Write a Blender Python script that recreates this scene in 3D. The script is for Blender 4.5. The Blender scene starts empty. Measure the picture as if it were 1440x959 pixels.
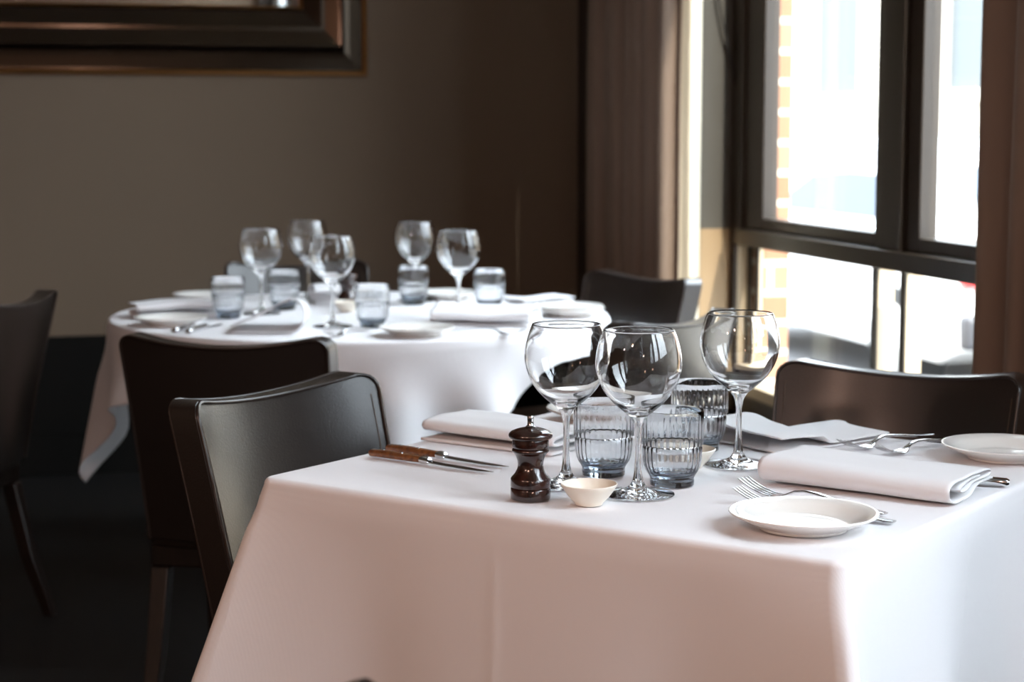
import bpy, math, random
from mathutils import Vector, Matrix, noise
random.seed(7)
R = math.radians
PI = math.pi
scene = bpy.context.scene
COL = scene.collection

# ------------------------------------------------------------------ materials
def new_mat(name):
    m = bpy.data.materials.new(name)
    m.use_nodes = True
    nt = m.node_tree
    b = nt.nodes.get('Principled BSDF')
    return m, nt, b

def pmat(name, col, rough=.5, metal=0., spec=.5, bump=0., bscale=200., var=0., vscale=6., coat=0., sheen=0., stretch=None):
    m, nt, b = new_mat(name)
    b.inputs['Base Color'].default_value = (*col, 1)
    b.inputs['Roughness'].default_value = rough
    b.inputs['Metallic'].default_value = metal
    b.inputs['Specular IOR Level'].default_value = spec
    b.inputs['Coat Weight'].default_value = coat
    b.inputs['Coat Roughness'].default_value = .22 if 'leather' in name else .12
    b.inputs['Sheen Weight'].default_value = sheen
    tc = nt.nodes.new('ShaderNodeTexCoord')
    vec = tc.outputs['Object']
    if stretch:
        mp = nt.nodes.new('ShaderNodeMapping'); mp.inputs['Scale'].default_value = stretch
        nt.links.new(vec, mp.inputs['Vector']); vec = mp.outputs['Vector']
    if var > 0:
        n = nt.nodes.new('ShaderNodeTexNoise'); n.inputs['Scale'].default_value = vscale
        n.inputs['Detail'].default_value = 4
        nt.links.new(vec, n.inputs['Vector'])
        mx = nt.nodes.new('ShaderNodeMix'); mx.data_type = 'RGBA'
        mx.inputs['A'].default_value = (*[c * (1 - var) for c in col], 1)
        mx.inputs['B'].default_value = (*[min(1, c * (1 + var)) for c in col], 1)
        nt.links.new(n.outputs['Fac'], mx.inputs['Factor'])
        nt.links.new(mx.outputs['Result'], b.inputs['Base Color'])
    if bump > 0:
        n2 = nt.nodes.new('ShaderNodeTexNoise'); n2.inputs['Scale'].default_value = bscale
        n2.inputs['Detail'].default_value = 3
        nt.links.new(vec, n2.inputs['Vector'])
        bp = nt.nodes.new('ShaderNodeBump'); bp.inputs['Strength'].default_value = bump
        bp.inputs['Distance'].default_value = .002
        nt.links.new(n2.outputs['Fac'], bp.inputs['Height'])
        nt.links.new(bp.outputs['Normal'], b.inputs['Normal'])
    return m

def cloth_mat(name, col, weave=900., trans=.0):
    m, nt, b = new_mat(name)
    b.inputs['Base Color'].default_value = (*col, 1)
    b.inputs['Roughness'].default_value = .85
    b.inputs['Specular IOR Level'].default_value = .25
    b.inputs['Sheen Weight'].default_value = .15
    tc = nt.nodes.new('ShaderNodeTexCoord')
    w1 = nt.nodes.new('ShaderNodeTexWave'); w1.bands_direction = 'X'; w1.inputs['Scale'].default_value = weave / 6
    w2 = nt.nodes.new('ShaderNodeTexWave'); w2.bands_direction = 'Y'; w2.inputs['Scale'].default_value = weave / 6
    n = nt.nodes.new('ShaderNodeTexNoise'); n.inputs['Scale'].default_value = 18; n.inputs['Detail'].default_value = 3
    for w in (w1, w2, n): nt.links.new(tc.outputs['Object'], w.inputs['Vector'])
    a = nt.nodes.new('ShaderNodeMath'); a.operation = 'ADD'
    nt.links.new(w1.outputs['Fac'], a.inputs[0]); nt.links.new(w2.outputs['Fac'], a.inputs[1])
    s = nt.nodes.new('ShaderNodeMath'); s.operation = 'MULTIPLY_ADD'; s.inputs[1].default_value = .05
    nt.links.new(a.outputs[0], s.inputs[0]); nt.links.new(n.outputs['Fac'], s.inputs[2])
    bp = nt.nodes.new('ShaderNodeBump'); bp.inputs['Strength'].default_value = .18; bp.inputs['Distance'].default_value = .004
    nt.links.new(s.outputs[0], bp.inputs['Height']); nt.links.new(bp.outputs['Normal'], b.inputs['Normal'])
    if trans > 0:
        tl = nt.nodes.new('ShaderNodeBsdfTranslucent'); tl.inputs['Color'].default_value = (*col, 1)
        mix = nt.nodes.new('ShaderNodeMixShader'); mix.inputs[0].default_value = trans
        nt.links.new(b.outputs[0], mix.inputs[1]); nt.links.new(tl.outputs[0], mix.inputs[2])
        nt.links.new(mix.outputs[0], nt.nodes['Material Output'].inputs['Surface'])
    return m

def glass_mat(name, tint=(1, 1, 1), density=0., ior=1.5):
    m = bpy.data.materials.new(name); m.use_nodes = True
    nt = m.node_tree; nt.nodes.clear()
    out = nt.nodes.new('ShaderNodeOutputMaterial')
    g = nt.nodes.new('ShaderNodeBsdfGlass'); g.inputs['Roughness'].default_value = 0.0; g.inputs['IOR'].default_value = ior
    nt.links.new(g.outputs[0], out.inputs['Surface'])
    if density > 0:
        v = nt.nodes.new('ShaderNodeVolumeAbsorption'); v.inputs['Color'].default_value = (*tint, 1)
        v.inputs['Density'].default_value = density
        nt.links.new(v.outputs[0], out.inputs['Volume'])
    return m

def pane_mat(name):
    m = bpy.data.materials.new(name); m.use_nodes = True
    nt = m.node_tree; nt.nodes.clear()
    out = nt.nodes.new('ShaderNodeOutputMaterial')
    t = nt.nodes.new('ShaderNodeBsdfTransparent'); t.inputs['Color'].default_value = (.96, .97, .96, 1)
    g = nt.nodes.new('ShaderNodeBsdfGlossy'); g.inputs['Roughness'].default_value = .0
    f = nt.nodes.new('ShaderNodeFresnel'); f.inputs['IOR'].default_value = 1.3
    mix = nt.nodes.new('ShaderNodeMixShader')
    ge = nt.nodes.new('ShaderNodeNewGeometry')      # reflect on the outer skin only, the pane does not bend light
    bf = nt.nodes.new('ShaderNodeMath'); bf.operation = 'SUBTRACT'; bf.inputs[0].default_value = 1.0
    nt.links.new(ge.outputs['Backfacing'], bf.inputs[1])
    ml = nt.nodes.new('ShaderNodeMath'); ml.operation = 'MULTIPLY'
    nt.links.new(f.outputs[0], ml.inputs[0]); nt.links.new(bf.outputs[0], ml.inputs[1])
    nt.links.new(ml.outputs[0], mix.inputs[0]); nt.links.new(t.outputs[0], mix.inputs[1]); nt.links.new(g.outputs[0], mix.inputs[2])
    nt.links.new(mix.outputs[0], out.inputs['Surface'])
    return m

def brick_mat(name):
    m, nt, b = new_mat(name)
    b.inputs['Roughness'].default_value = .9
    tc = nt.nodes.new('ShaderNodeTexCoord')
    sx = nt.nodes.new('ShaderNodeSeparateXYZ'); nt.links.new(tc.outputs['Object'], sx.inputs[0])
    ad = nt.nodes.new('ShaderNodeMath'); ad.operation = 'ADD'
    nt.links.new(sx.outputs['X'], ad.inputs[0]); nt.links.new(sx.outputs['Y'], ad.inputs[1])
    cb = nt.nodes.new('ShaderNodeCombineXYZ')
    nt.links.new(ad.outputs[0], cb.inputs['X']); nt.links.new(sx.outputs['Z'], cb.inputs['Y'])
    br = nt.nodes.new('ShaderNodeTexBrick')
    br.inputs['Scale'].default_value = 1
    br.inputs['Brick Width'].default_value = .23; br.inputs['Row Height'].default_value = .092
    br.inputs['Mortar Size'].default_value = .011
    br.inputs['Color1'].default_value = (.27, .125, .07, 1); br.inputs['Color2'].default_value = (.34, .19, .12, 1)
    br.inputs['Mortar'].default_value = (.55, .48, .40, 1)
    nt.links.new(cb.outputs[0], br.inputs['Vector']); nt.links.new(br.outputs['Color'], b.inputs['Base Color'])
    return m

def emit_mat(name, col, s):
    m, nt, b = new_mat(name)
    b.inputs['Base Color'].default_value = (*col, 1)
    b.inputs['Emission Color'].default_value = (*col, 1); b.inputs['Emission Strength'].default_value = s
    return m

def wood_mat(name, c1, c2, rough=.3, coat=.3, sc=(60, 60, 6)):
    m, nt, b = new_mat(name)
    b.inputs['Roughness'].default_value = rough; b.inputs['Coat Weight'].default_value = coat; b.inputs['Coat Roughness'].default_value = .1
    tc = nt.nodes.new('ShaderNodeTexCoord'); mp = nt.nodes.new('ShaderNodeMapping'); mp.inputs['Scale'].default_value = sc
    n = nt.nodes.new('ShaderNodeTexNoise'); n.inputs['Scale'].default_value = 3; n.inputs['Detail'].default_value = 5
    cr = nt.nodes.new('ShaderNodeValToRGB')
    cr.color_ramp.elements[0].color = (*c1, 1); cr.color_ramp.elements[1].color = (*c2, 1)
    cr.color_ramp.elements[0].position = .35; cr.color_ramp.elements[1].position = .7
    nt.links.new(tc.outputs['Object'], mp.inputs[0]); nt.links.new(mp.outputs[0], n.inputs[0])
    nt.links.new(n.outputs['Fac'], cr.inputs[0]); nt.links.new(cr.outputs[0], b.inputs['Base Color'])
    return m

M = {}
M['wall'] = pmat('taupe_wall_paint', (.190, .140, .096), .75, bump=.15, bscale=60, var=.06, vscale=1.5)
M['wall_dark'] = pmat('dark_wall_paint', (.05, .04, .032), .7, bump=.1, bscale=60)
M['low_black'] = pmat('low_wall_black', (.005, .0048, .004), .8, spec=.2)
M['reveal'] = pmat('reveal_shaded_grey', (.085, .078, .066), .6)  # grey stands in for shade on the upper return
M['reveal_sunlit'] = pmat('reveal_sunlit_ochre', (.36, .25, .14), .6)  # ochre stands in for sunlight on the lower return
M['ceiling'] = pmat('ceiling_paint', (.35, .32, .28), .8)
M['floor'] = wood_mat('dark_floor_boards', (.002, .0015, .0012), (.005, .0035, .0025), .75, .0, (8, .6, 8))
M['cloth'] = cloth_mat('white_tablecloth', (.80, .785, .80), trans=.0)
M['napkin'] = cloth_mat('white_napkin', (.84, .83, .84), 1500, trans=.08)
M['leather'] = pmat('dark_brown_leather', (.016, .0105, .008), .34, spec=.42, bump=.25, bscale=350, var=.25, vscale=7, coat=.45)
M['piping'] = pmat('leather_piping', (.024, .015, .011), .35, spec=.6)
M['thread'] = pmat('brown_thread', (.10, .07, .05), .7)
M['legwood'] = wood_mat('dark_chair_wood', (.006, .003, .002), (.016, .008, .005), .35, .1)
M['stud'] = pmat('stud_metal', (.6, .57, .52), .25, 1.0)
M['glass'] = glass_mat('clear_glass')
M['tumbler'] = glass_mat('smoky_blue_glass', (.47, .53, .60), 46.)
M['pane'] = pane_mat('window_pane_glass')
M['porcelain'] = pmat('white_porcelain', (.82, .80, .76), .12, spec=.6, coat=.4)
M['cream'] = pmat('cream_stoneware', (.80, .74, .64), .3, spec=.5)
M['mill'] = wood_mat('mill_wood', (.009, .003, .002), (.036, .010, .006), .22, .7, (30, 30, 8))
M['chrome'] = pmat('chrome_steel', (.72, .72, .72), .12, 1.0)
M['steel'] = pmat('cutlery_steel', (.66, .66, .67), .16, 1.0)
M['handle'] = wood_mat('knife_handle_wood', (.11, .040, .013), (.28, .11, .033), .3, .4, (40, 40, 40))
M['curtain'] = cloth_mat('brown_curtain', (.26, .19, .145), 500, trans=.05)
M['lining'] = cloth_mat('cream_curtain_lining', (.84, .76, .60), 500, trans=.25)
M['frame'] = pmat('dark_bronze_frame', (.030, .021, .014), .38, spec=.5)
M['creamframe'] = pmat('cream_frame_paint', (.46, .37, .25), .5)
M['black'] = pmat('black_lacquer', (.008, .006, .005), .16, spec=.5, coat=.25)
for k_ in ('Specular Tint', 'Coat Tint'): M['black'].node_tree.nodes['Principled BSDF'].inputs[k_].default_value = (1, .74, .50, 1)
M['gold'] = pmat('aged_gilt', (.36, .17, .06), .32, 1.0)
M['mirror'] = pmat('silvered_mirror', (.8, .8, .78), .02, 1.0)
M['cord'] = pmat('dark_cord', (.02, .017, .015), .6)
M['brick'] = brick_mat('orange_brick')
M['asphalt'] = pmat('asphalt', (.16, .16, .165), .9, bump=.3, bscale=80, var=.2, vscale=8)
M['paving'] = pmat('pale_paving', (.50, .45, .38), .9, var=.1, vscale=3)
M['facade'] = pmat('pale_render', (.66, .58, .47), .9, var=.04)
M['facade_tan'] = pmat('tan_render', (.62, .47, .32), .9)
M['shopglass'] = pmat('facade_window_glass', (.12, .13, .13), .5, spec=.25)
M['carwhite'] = pmat('white_car_paint', (.80, .80, .78), .2, coat=.6)
M['carglass'] = pmat('car_glass', (.075, .09, .115), .3, spec=.12)
M['tyre'] = pmat('tyre_rubber', (.02, .02, .02), .8)
M['hub'] = pmat('wheel_alloy', (.5, .5, .5), .3, .9)
M['tail'] = pmat('red_lamp', (.65, .03, .03), .2, coat=.5)
M['bumper'] = pmat('dark_plastic', (.04, .04, .045), .5)
M['shade'] = pmat('pendant_metal', (.05, .035, .02), .35, .8)
M['bulb'] = emit_mat('warm_bulb', (1.0, .62, .28), 30.)

# ------------------------------------------------------------------ mesh helpers
class MB:
    def __init__(s): s.v = []; s.f = []
    def add(s, vs, fs):
        o = len(s.v); s.v += [tuple(v) for v in vs]; s.f += [tuple(i + o for i in f) for f in fs]; return s
    def box(s, x0, x1, y0, y1, z0, z1):
        v = [(x, y, z) for x in (x0, x1) for y in (y0, y1) for z in (z0, z1)]
        return s.add(v, [(0, 1, 3, 2), (4, 6, 7, 5), (0, 4, 5, 1), (2, 3, 7, 6), (0, 2, 6, 4), (1, 5, 7, 3)])
    def lathe(s, prof, n=48, cx=0, cy=0, z0=0, closed=False, rmod=None):
        """prof: list of (r, z); r==0 makes a pole."""
        vs = []; rows = []
        for k, (r, z) in enumerate(prof):
            if r <= 1e-7:
                rows.append([len(vs)]); vs.append((cx, cy, z0 + z))
            else:
                row = []
                for i in range(n):
                    a = 2 * PI * i / n
                    rr = r + (rmod(k, a) if rmod else 0)
                    row.append(len(vs)); vs.append((cx + rr * math.cos(a), cy + rr * math.sin(a), z0 + z))
                rows.append(row)
        fs = []
        prs = list(zip(rows, rows[1:])) + ([(rows[-1], rows[0])] if closed else [])
        for a, b in prs:
            if len(a) == 1 and len(b) == 1: continue
            for i in range(n):
                j = (i + 1) % n
                if len(a) == 1: fs.append((a[0], b[j], b[i]))
                elif len(b) == 1: fs.append((a[i], a[j], b[0]))
                else: fs.append((a[i], a[j], b[j], b[i]))
        return s.add(vs, fs)
    def tube(s, pts, r, n=8, caps=True, loop=False):
        pts = [Vector(p) for p in pts]; vs = []; m = len(pts)
        rad = r if isinstance(r, (list, tuple)) else [r] * m
        up = Vector((0, 0, 1))
        for i, p in enumerate(pts):
            a = pts[i - 1] if (i > 0 or loop) else p; b = pts[(i + 1) % m] if (i < m - 1 or loop) else p
            d = (b - a).normalized()
            u = d.cross(up)
            if u.length < 1e-3: u = d.cross(Vector((0, 1, 0)))
            u.normalize(); w = u.cross(d)
            for k in range(n):
                t = 2 * PI * k / n
                vs.append(p + u * (rad[i] * math.cos(t)) + w * (rad[i] * math.sin(t)))
        fs = []
        for i in range(m if loop else m - 1):
            for k in range(n):
                a = i * n + k; b = i * n + (k + 1) % n; i2 = (i + 1) % m
                fs.append((a, b, i2 * n + (k + 1) % n, i2 * n + k))
        if caps and not loop:
            fs.append(tuple(range(n))[::-1]); fs.append(tuple((m - 1) * n + k for k in range(n)))
        return s.add(vs, fs)
    def strip(s, pts, widths, thick, n=10, side=None):
        """flat bar with an elliptic section swept along pts"""
        pts = [Vector(p) for p in pts]; m = len(pts); vs = []
        th = thick if isinstance(thick, (list, tuple)) else [thick] * m
        for i, p in enumerate(pts):
            d = (pts[min(i + 1, m - 1)] - pts[max(i - 1, 0)]).normalized()
            u = Vector(side) if side else d.cross(Vector((0, 0, 1))).normalized()
            w = u.cross(d).normalized()
            for k in range(n):
                t = 2 * PI * k / n
                c, q = math.cos(t), math.sin(t)
                c = math.copysign(abs(c) ** .6, c); q = math.copysign(abs(q) ** .6, q)
                vs.append(p + u * (widths[i] * .5 * c) + w * (th[i] * .5 * q))
        fs = []
        for i in range(m - 1):
            for k in range(n):
                fs.append((i * n + k, i * n + (k + 1) % n, (i + 1) * n + (k + 1) % n, (i + 1) * n + k))
        fs.append(tuple(range(n))[::-1]); fs.append(tuple((m - 1) * n + k for k in range(n)))
        return s.add(vs, fs)
    def grid(s, rows, closeu=False):
        n = len(rows[0]); vs = [p for r in rows for p in r]; fs = []
        for i in range(len(rows) - 1):
            for k in range(n if closeu else n - 1):
                k2 = (k + 1) % n
                fs.append((i * n + k, i * n + k2, (i + 1) * n + k2, (i + 1) * n + k))
        return s.add(vs, fs)
    def build(s, name, mat, parent=None, smooth=40, bevel=0., solid=0., sub=0, offset=0.):
        me = bpy.data.meshes.new(name); me.from_pydata(s.v, [], s.f)
        me.validate(); me.update()
        import bmesh
        bm = bmesh.new(); bm.from_mesh(me); bmesh.ops.recalc_face_normals(bm, faces=bm.faces); bm.to_mesh(me); bm.free()
        if smooth:
            for p in me.polygons: p.use_smooth = True
            me.set_sharp_from_angle(angle=R(smooth))
        me.materials.append(M[mat])
        o = bpy.data.objects.new(name, me); COL.objects.link(o)
        if parent: o.parent = parent
        if solid:
            md = o.modifiers.new('solid', 'SOLIDIFY'); md.thickness = solid; md.offset = offset
        if bevel:
            md = o.modifiers.new('bevel', 'BEVEL'); md.width = bevel; md.segments = 3; md.limit_method = 'ANGLE'; md.angle_limit = R(40)
        if sub:
            md = o.modifiers.new('sub', 'SUBSURF'); md.levels = sub; md.render_levels = sub
        return o

def tag(o, label=None, cat=None, group=None, kind=None):
    if label: o['label'] = label
    if cat: o['category'] = cat
    if group: o['group'] = group
    if kind: o['kind'] = kind
    return o

def thing(name, loc=(0, 0, 0), rz=0.):
    o = bpy.data.objects.new(name, None); COL.objects.link(o)
    o.location = loc; o.rotation_euler = (0, 0, rz); o.empty_display_size = .05
    return o

KIDS = {}
def kids(o): return [c for c in bpy.data.objects if c.parent == o]
def dup(o, loc=None, rz=None, parent=None):
    c = o.copy(); COL.objects.link(c)
    if parent: c.parent = parent
    for ch in kids(o): dup(ch, parent=c)
    if loc is not None: c.location = loc
    if rz is not None: c.rotation_euler = (0, 0, rz)
    return c

def struct(name, mb, mat, **k):
    o = mb.build(name, mat, **k); o['kind'] = 'structure'; return o

def lerp(a, b, t): return a + (b - a) * t
def sstep(a, b, x):
    t = max(0., min(1., (x - a) / (b - a))); return t * t * (3 - 2 * t)

# ------------------------------------------------------------------ room shell
XW, YB, XL, YF, ZC = 2.0, 6.76, -3.6, -3.4, 3.45
struct('floor', MB().box(XL - .2, XW + .16, YF - .2, YB + .2, -.2, 0), 'floor', smooth=0)
struct('ceiling', MB().box(XL - .2, XW + .25, YF - .2, YB + .2, ZC, ZC + .25), 'ceiling', smooth=0)
struct('wall_back', MB().box(XL - .2, XW + .16, YB, YB + .2, 0, ZC), 'wall', smooth=0)
struct('wall_left', MB().box(XL - .2, XL, YF, YB, 0, ZC), 'wall', smooth=0)
struct('wall_front', MB().box(XL - .2, XW + .16, YF - .2, YF, 0, ZC), 'wall', smooth=0)
HEAD, SILL = 3.25, .36
WIN = [(3.30, 5.42), (-.75, 1.90), (-3.25, -1.20)]
wr = MB()
ys = [YF] + [v for w in sorted(WIN) for v in w] + [YB]
for a, b in zip(ys[0::2], ys[1::2]): wr.box(XW, XW + .16, a, b, 0, ZC)
for a, b in WIN:
    wr.box(XW, XW + .16, a, b, 0, SILL if a > 3 else 1.12); wr.box(XW, XW + .16, a, b, HEAD, ZC)
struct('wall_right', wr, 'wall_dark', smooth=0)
# plaster returns at the left end of the window: shade above transom height painted in as grey, sunlight below as ochre
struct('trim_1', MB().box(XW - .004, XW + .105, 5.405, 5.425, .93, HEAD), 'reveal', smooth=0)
struct('trim_2', MB().box(XW - .004, XW + .105, 5.405, 5.425, SILL, .93), 'reveal_sunlit', smooth=0)
bb = MB().box(XL, XW, YB - .018, YB, 0, .14)
struct('trim_3', MB().box(XL, XW, YB - .010, YB, .14, .50), 'low_black', bevel=.004)  # near-black band above the baseboard of the back wall
struct('baseboard_back', bb, 'low_black', bevel=.004)

# ------------------------------------------------------------------ windows
POSTS = [(5.368, 2.102, 2.139, .006), (5.293, 2.146, 2.178, .026), (4.465, 2.146, 2.196, .034), (4.301, 2.146, 2.194, .032)]
def window(n, y0, y1, mulls, SILL=SILL, low=True):
    """y0<y1; mulls: list of (ya, yb) mullion zones. Upper sashes dark, low fixed lights cream."""
    w = thing('window_%d' % n, (XW + .1, (y0 + y1) / 2, SILL)); tag(w, kind='structure')
    cy = (y0 + y1) / 2
    def part(name, mb, mat, par=w, bevel=.004):
        return mb.build(name, mat, par, bevel=bevel, smooth=30)
    def bx(mb, xa, xb, ya, yb, za, zb):
        return mb.box(xa - (XW + .1), xb - (XW + .1), ya - cy, yb - cy, za - SILL, zb - SILL)
    X0 = XW + .095
    fr = MB()
    bx(fr, X0, X0 + .065, y1 - .105, y1, .885 if low else SILL, HEAD)            # far jamb
    if low: bx(fr, X0, X0 + .065, y1 - .045, y1, SILL, .885)
    bx(fr, X0, X0 + .065, y0, y0 + .10, SILL, HEAD)             # near jamb
    bx(fr, X0, X0 + .065, y0 + .1, y1 - .105, HEAD - .07, HEAD)
    bx(fr, X0, X0 + .065, y0 + .1, y1 - .105, SILL, SILL + .06)
    part('frame', fr, 'frame')
    if low:
        tr = MB(); bx(tr, X0 - .018, X0 + .065, y0 + .1, y1 - .105, .885, .935)
        part('transom', tr, 'frame')
    for (a, b) in mulls:
        m1 = MB(); bx(m1, X0 - .004, X0 + .065, a + .06, b - .07, .935 if low else SILL + .06, HEAD - .07)
        part('mullion', m1, 'frame')
    edges = [y0 + .1] + [v for ab in mulls for v in (ab[0] + .06, ab[1] - .07)] + [y1 - .105]
    for a, b in zip(edges[0::2], edges[1::2]):
        sw_r, sw_l = .060, (.14 if abs(b - (y1 - .105)) < 1e-6 else .07)
        ya, yb = a, b
        ZS = .937 if low else SILL + .062
        sa = MB(); S0 = X0 + .012
        bx(sa, S0, S0 + .05, yb - sw_l, yb, ZS, HEAD - .072); bx(sa, S0, S0 + .05, ya, ya + sw_r, ZS, HEAD - .072)
        bx(sa, S0, S0 + .05, ya + sw_r, yb - sw_l, ZS, ZS + .035); bx(sa, S0, S0 + .05, ya + sw_r, yb - sw_l, HEAD - .11, HEAD - .072)
        so = part('sash', sa, 'frame')
        g = MB(); bx(g, S0 + .028, S0 + .033, ya + sw_r, yb - sw_l, ZS + .035, HEAD - .11)
        part('glass', g, 'pane', so, 0)
    if low:
        # the lower lights: one fixed sheet of glass and slender cream posts set on edge
        bt = MB(); bx(bt, X0, X0 + .06, y0 + .1, y1 - .045, SILL + .062, SILL + .10)
        part('low_rail', bt, 'creamframe')
        g = MB(); bx(g, X0 + .042, X0 + .046, y0 + .1, y1 - .045, SILL + .10, .884)
        part('glass', g, 'pane', w, 0)
        for (yp, xa, xb, t) in POSTS:
            p = MB(); bx(p, xa + .004, xb, yp, yp + t, SILL + .10, .884)
            po = part('post', p, 'creamframe', w, .001)
            k = MB(); bx(k, xa, xa + .004, yp + .001, yp + t, SILL + .10, .884)
            part('gasket', k, 'frame', po, 0)
    sl = MB(); bx(sl, XW - .03, XW + .16, y0, y1, SILL - .03, SILL)
    part('window_sill', sl, 'frame')
    return w
window(1, 3.30, 5.42, [(4.17, 4.42)])
window(2, -.75, 1.90, [(.42, .74)], 1.12, False)
window(3, -3.25, -1.20, [(-2.35, -2.03)], 1.12, False)

# ------------------------------------------------------------------ leather dining chair
def make_chair():
    root = thing('dining_chair')
    NU, NV = 28, 16
    HW = .218; TH = .032; RCN = .034
    Z0, Z1 = .41, .845
    def pos(u, v, face):
        # u -1..1, v 0..1 ; face 0 = front, 1 = back
        # rounded top corners through a superellipse
        ex = max(0., abs(u) * HW - (HW - RCN))
        top = Z1 - .024 * (1 - u * u) - (RCN - math.sqrt(max(0., RCN ** 2 - ex ** 2))) * .92
        z = Z0 + (top - Z0) * v
        zz = (z - Z0) / (Z1 - Z0)
        hw = HW - .018 * (1 - zz)
        x = u * hw
        y = -.185 - .095 * zz ** 1.15 + .055 * abs(u) ** 2.2
        if face == 0:
            y += .010 * (1 - u ** 4) * math.sin(PI * min(1, v * 1.02)) 
        if face == 1:
            y -= TH + .022 * abs(u) ** 3
        return (x, y, z)
    mb = MB(); us = [math.sin(PI / 2 * (-1 + 2 * i / NU)) for i in range(NU + 1)]; vs = [j / NV for j in range(NV + 1)]
    f = [[pos(u, v, 0) for u in us] for v in vs]; b = [[pos(u, v, 1) for u in us] for v in vs]
    mb.grid(f); off = len(mb.v); mb.grid([list(reversed(r)) for r in b])
    n = NU + 1
    def fi(j, i): return j * n + i
    def bi(j, i): return off + j * n + (NU - i)
    for i in range(NU):
        mb.f.append((fi(NV, i), fi(NV, i + 1), bi(NV, i + 1), bi(NV, i)))
        mb.f.append((fi(0, i + 1), fi(0, i), bi(0, i), bi(0, i + 1)))
    for j in range(NV):
        mb.f.append((fi(j, 0), fi(j + 1, 0), bi(j + 1, 0), bi(j, 0)))
        mb.f.append((fi(j + 1, NU), fi(j, NU), bi(j, NU), bi(j + 1, NU)))
    br = mb.build('backrest', 'leather', root, smooth=50, bevel=.008)
    # piping follows the outline of the front and of the back
    for face, dy in ((0, .002), (1, -.002)):
        path = [pos(-1, v, face) for v in vs] + [pos(u, 1, face) for u in us[1:]] + [pos(1, v, face) for v in reversed(vs[:-1])]
        path = [(x * .985, y + dy, z - .002) for x, y, z in path]
        MB().tube(path, .0030, 6).build('piping', 'piping', br, smooth=60)
    for sgn in (-1, 1):
        path = [pos(.925 * sgn, .03 + k * .047, 0) for k in range(20)]
        MB().tube([(x, y + .0010, z) for x, y, z in path], .0009, 4).build('stitching', 'thread', br, smooth=60)
    # seat cushion
    seat = MB(); N = 20
    def sp(a, r, z):
        c, s = math.cos(a), math.sin(a)
        e = .32
        x = math.copysign(abs(c) ** e, c); y = math.copysign(abs(s) ** e, s)
        w = .228 + .012 * (y * .5 + .5)
        return (x * w * r, .004 + y * .192 * r, z)
    prof = [(0, .468), (.35, .468), (.7, .466), (.88, .461), (.96, .452), (1, .438), (1, .405), (.98, .392), (.5, .390), (0, .390)]
    rows = []
    for r, z in prof:
        rows.append([sp(2 * PI * k / 64 + .001, max(r, .001), z) for k in range(64)])
    seat.grid(rows, True)
    so = seat.build('seat', 'leather', root, smooth=60)
    MB().tube([sp(2 * PI * k / 96 + .001, .985, .447) for k in range(96)], .0032, 6, loop=True).build('piping', 'piping', so, smooth=60)
    # apron + legs + studs
    ap = MB().box(-.205, .205, -.165, .175, .345, .389)
    ap.build('seat_frame', 'legwood', root, bevel=.004, smooth=30)
    for sx in (-1, 1):
        l = MB()
        q = [(.205, .345), (.197, .2), (.190, .0)]
        for (xa, za), (xb, zb) in zip(q, q[1:]): pass
        rows = []
        for x, z, h in ((.185, .344, .019), (.187, .2, .017), (.189, .0, .012)):
            rows.append([(sx * x + dx * h, .160 + dy * h, z) for dx, dy in ((-1, -1), (1, -1), (1, 1), (-1, 1))])
        l.grid(rows, True); l.f.append((8, 9, 10, 11)); l.f.append((0, 1, 2, 3))
        l.build('leg', 'legwood', root, bevel=.003, smooth=30)
        l = MB(); rows = []
        for x, y, z, h in ((.185, -.15, .344, .019), (.188, -.19, .16, .017), (.192, -.245, .0, .013)):
            rows.append([(sx * x + dx * h, y + dy * h, z) for dx, dy in ((-1, -1), (1, -1), (1, 1), (-1, 1))])
        l.grid(rows, True); l.f.append((8, 9, 10, 11)); l.f.append((0, 1, 2, 3))
        l.build('leg', 'legwood', root, bevel=.003, smooth=30)
        for y in (.07, .16):
            MB().lathe([(0, .0035), (.004, .003), (.0065, .001), (.0068, -.003), (0, -.003)], 14).build('stud', 'stud', root, smooth=60)
            s = COL.objects[-1]; s.location = (sx * .236, y, .415); s.rotation_euler = (0, sx * PI / 2, 0)
    for x in (-.1, .1):
        MB().lathe([(0, .0035), (.004, .003), (.0065, .001), (.0068, -.003), (0, -.003)], 14).build('stud', 'stud', root, smooth=60)
        s = COL.objects[-1]; s.location = (x, .1975, .415); s.rotation_euler = (-PI / 2, 0, 0)
    return root

def face(az): return -R(az)      # local +Y turned to azimuth az (clockwise from +Y)
CH = make_chair()
def put_chair(o, bx_, by_, az, label):
    """bx_, by_: where the top of the backrest stands"""
    a = R(az); off = .27
    o.location = (bx_ + math.sin(a) * off, by_ + math.cos(a) * off, 0); o.rotation_euler = (0, 0, face(az))
    tag(o, label, 'chair', 'dark leather dining chairs'); return o
put_chair(CH, .352, 2.918, 139, 'brown leather chair left of the nearest white table, its shiny inner back facing us')
chairs = [
    (1.440, 2.880, 226, 'black leather chair below the window at the far right of the nearest table'),
    (.350, 3.622, 26, 'dark leather chair with its back to us, near left of the round table'),
    (1.352, 3.780, -37, 'leather chair between round table and window, its outer back catching pale window light'),
    (1.650, 4.880, 248, 'dark leather chair at the right of the round table, below the brown curtain'),
    (.765, 5.61, 180, 'dark chair on the far side of the round table, against the back wall'),
    (-.055, 4.60, 297, 'black leather chair standing alone at the far left edge in shadow'),
]
for x, y, az, lab in chairs: put_chair(dup(CH), x, y, az, lab)
put_chair(dup(CH), .325, 1.155, 50, 'dark chair pulled back in front of the nearest table, only its top corner showing')

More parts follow.
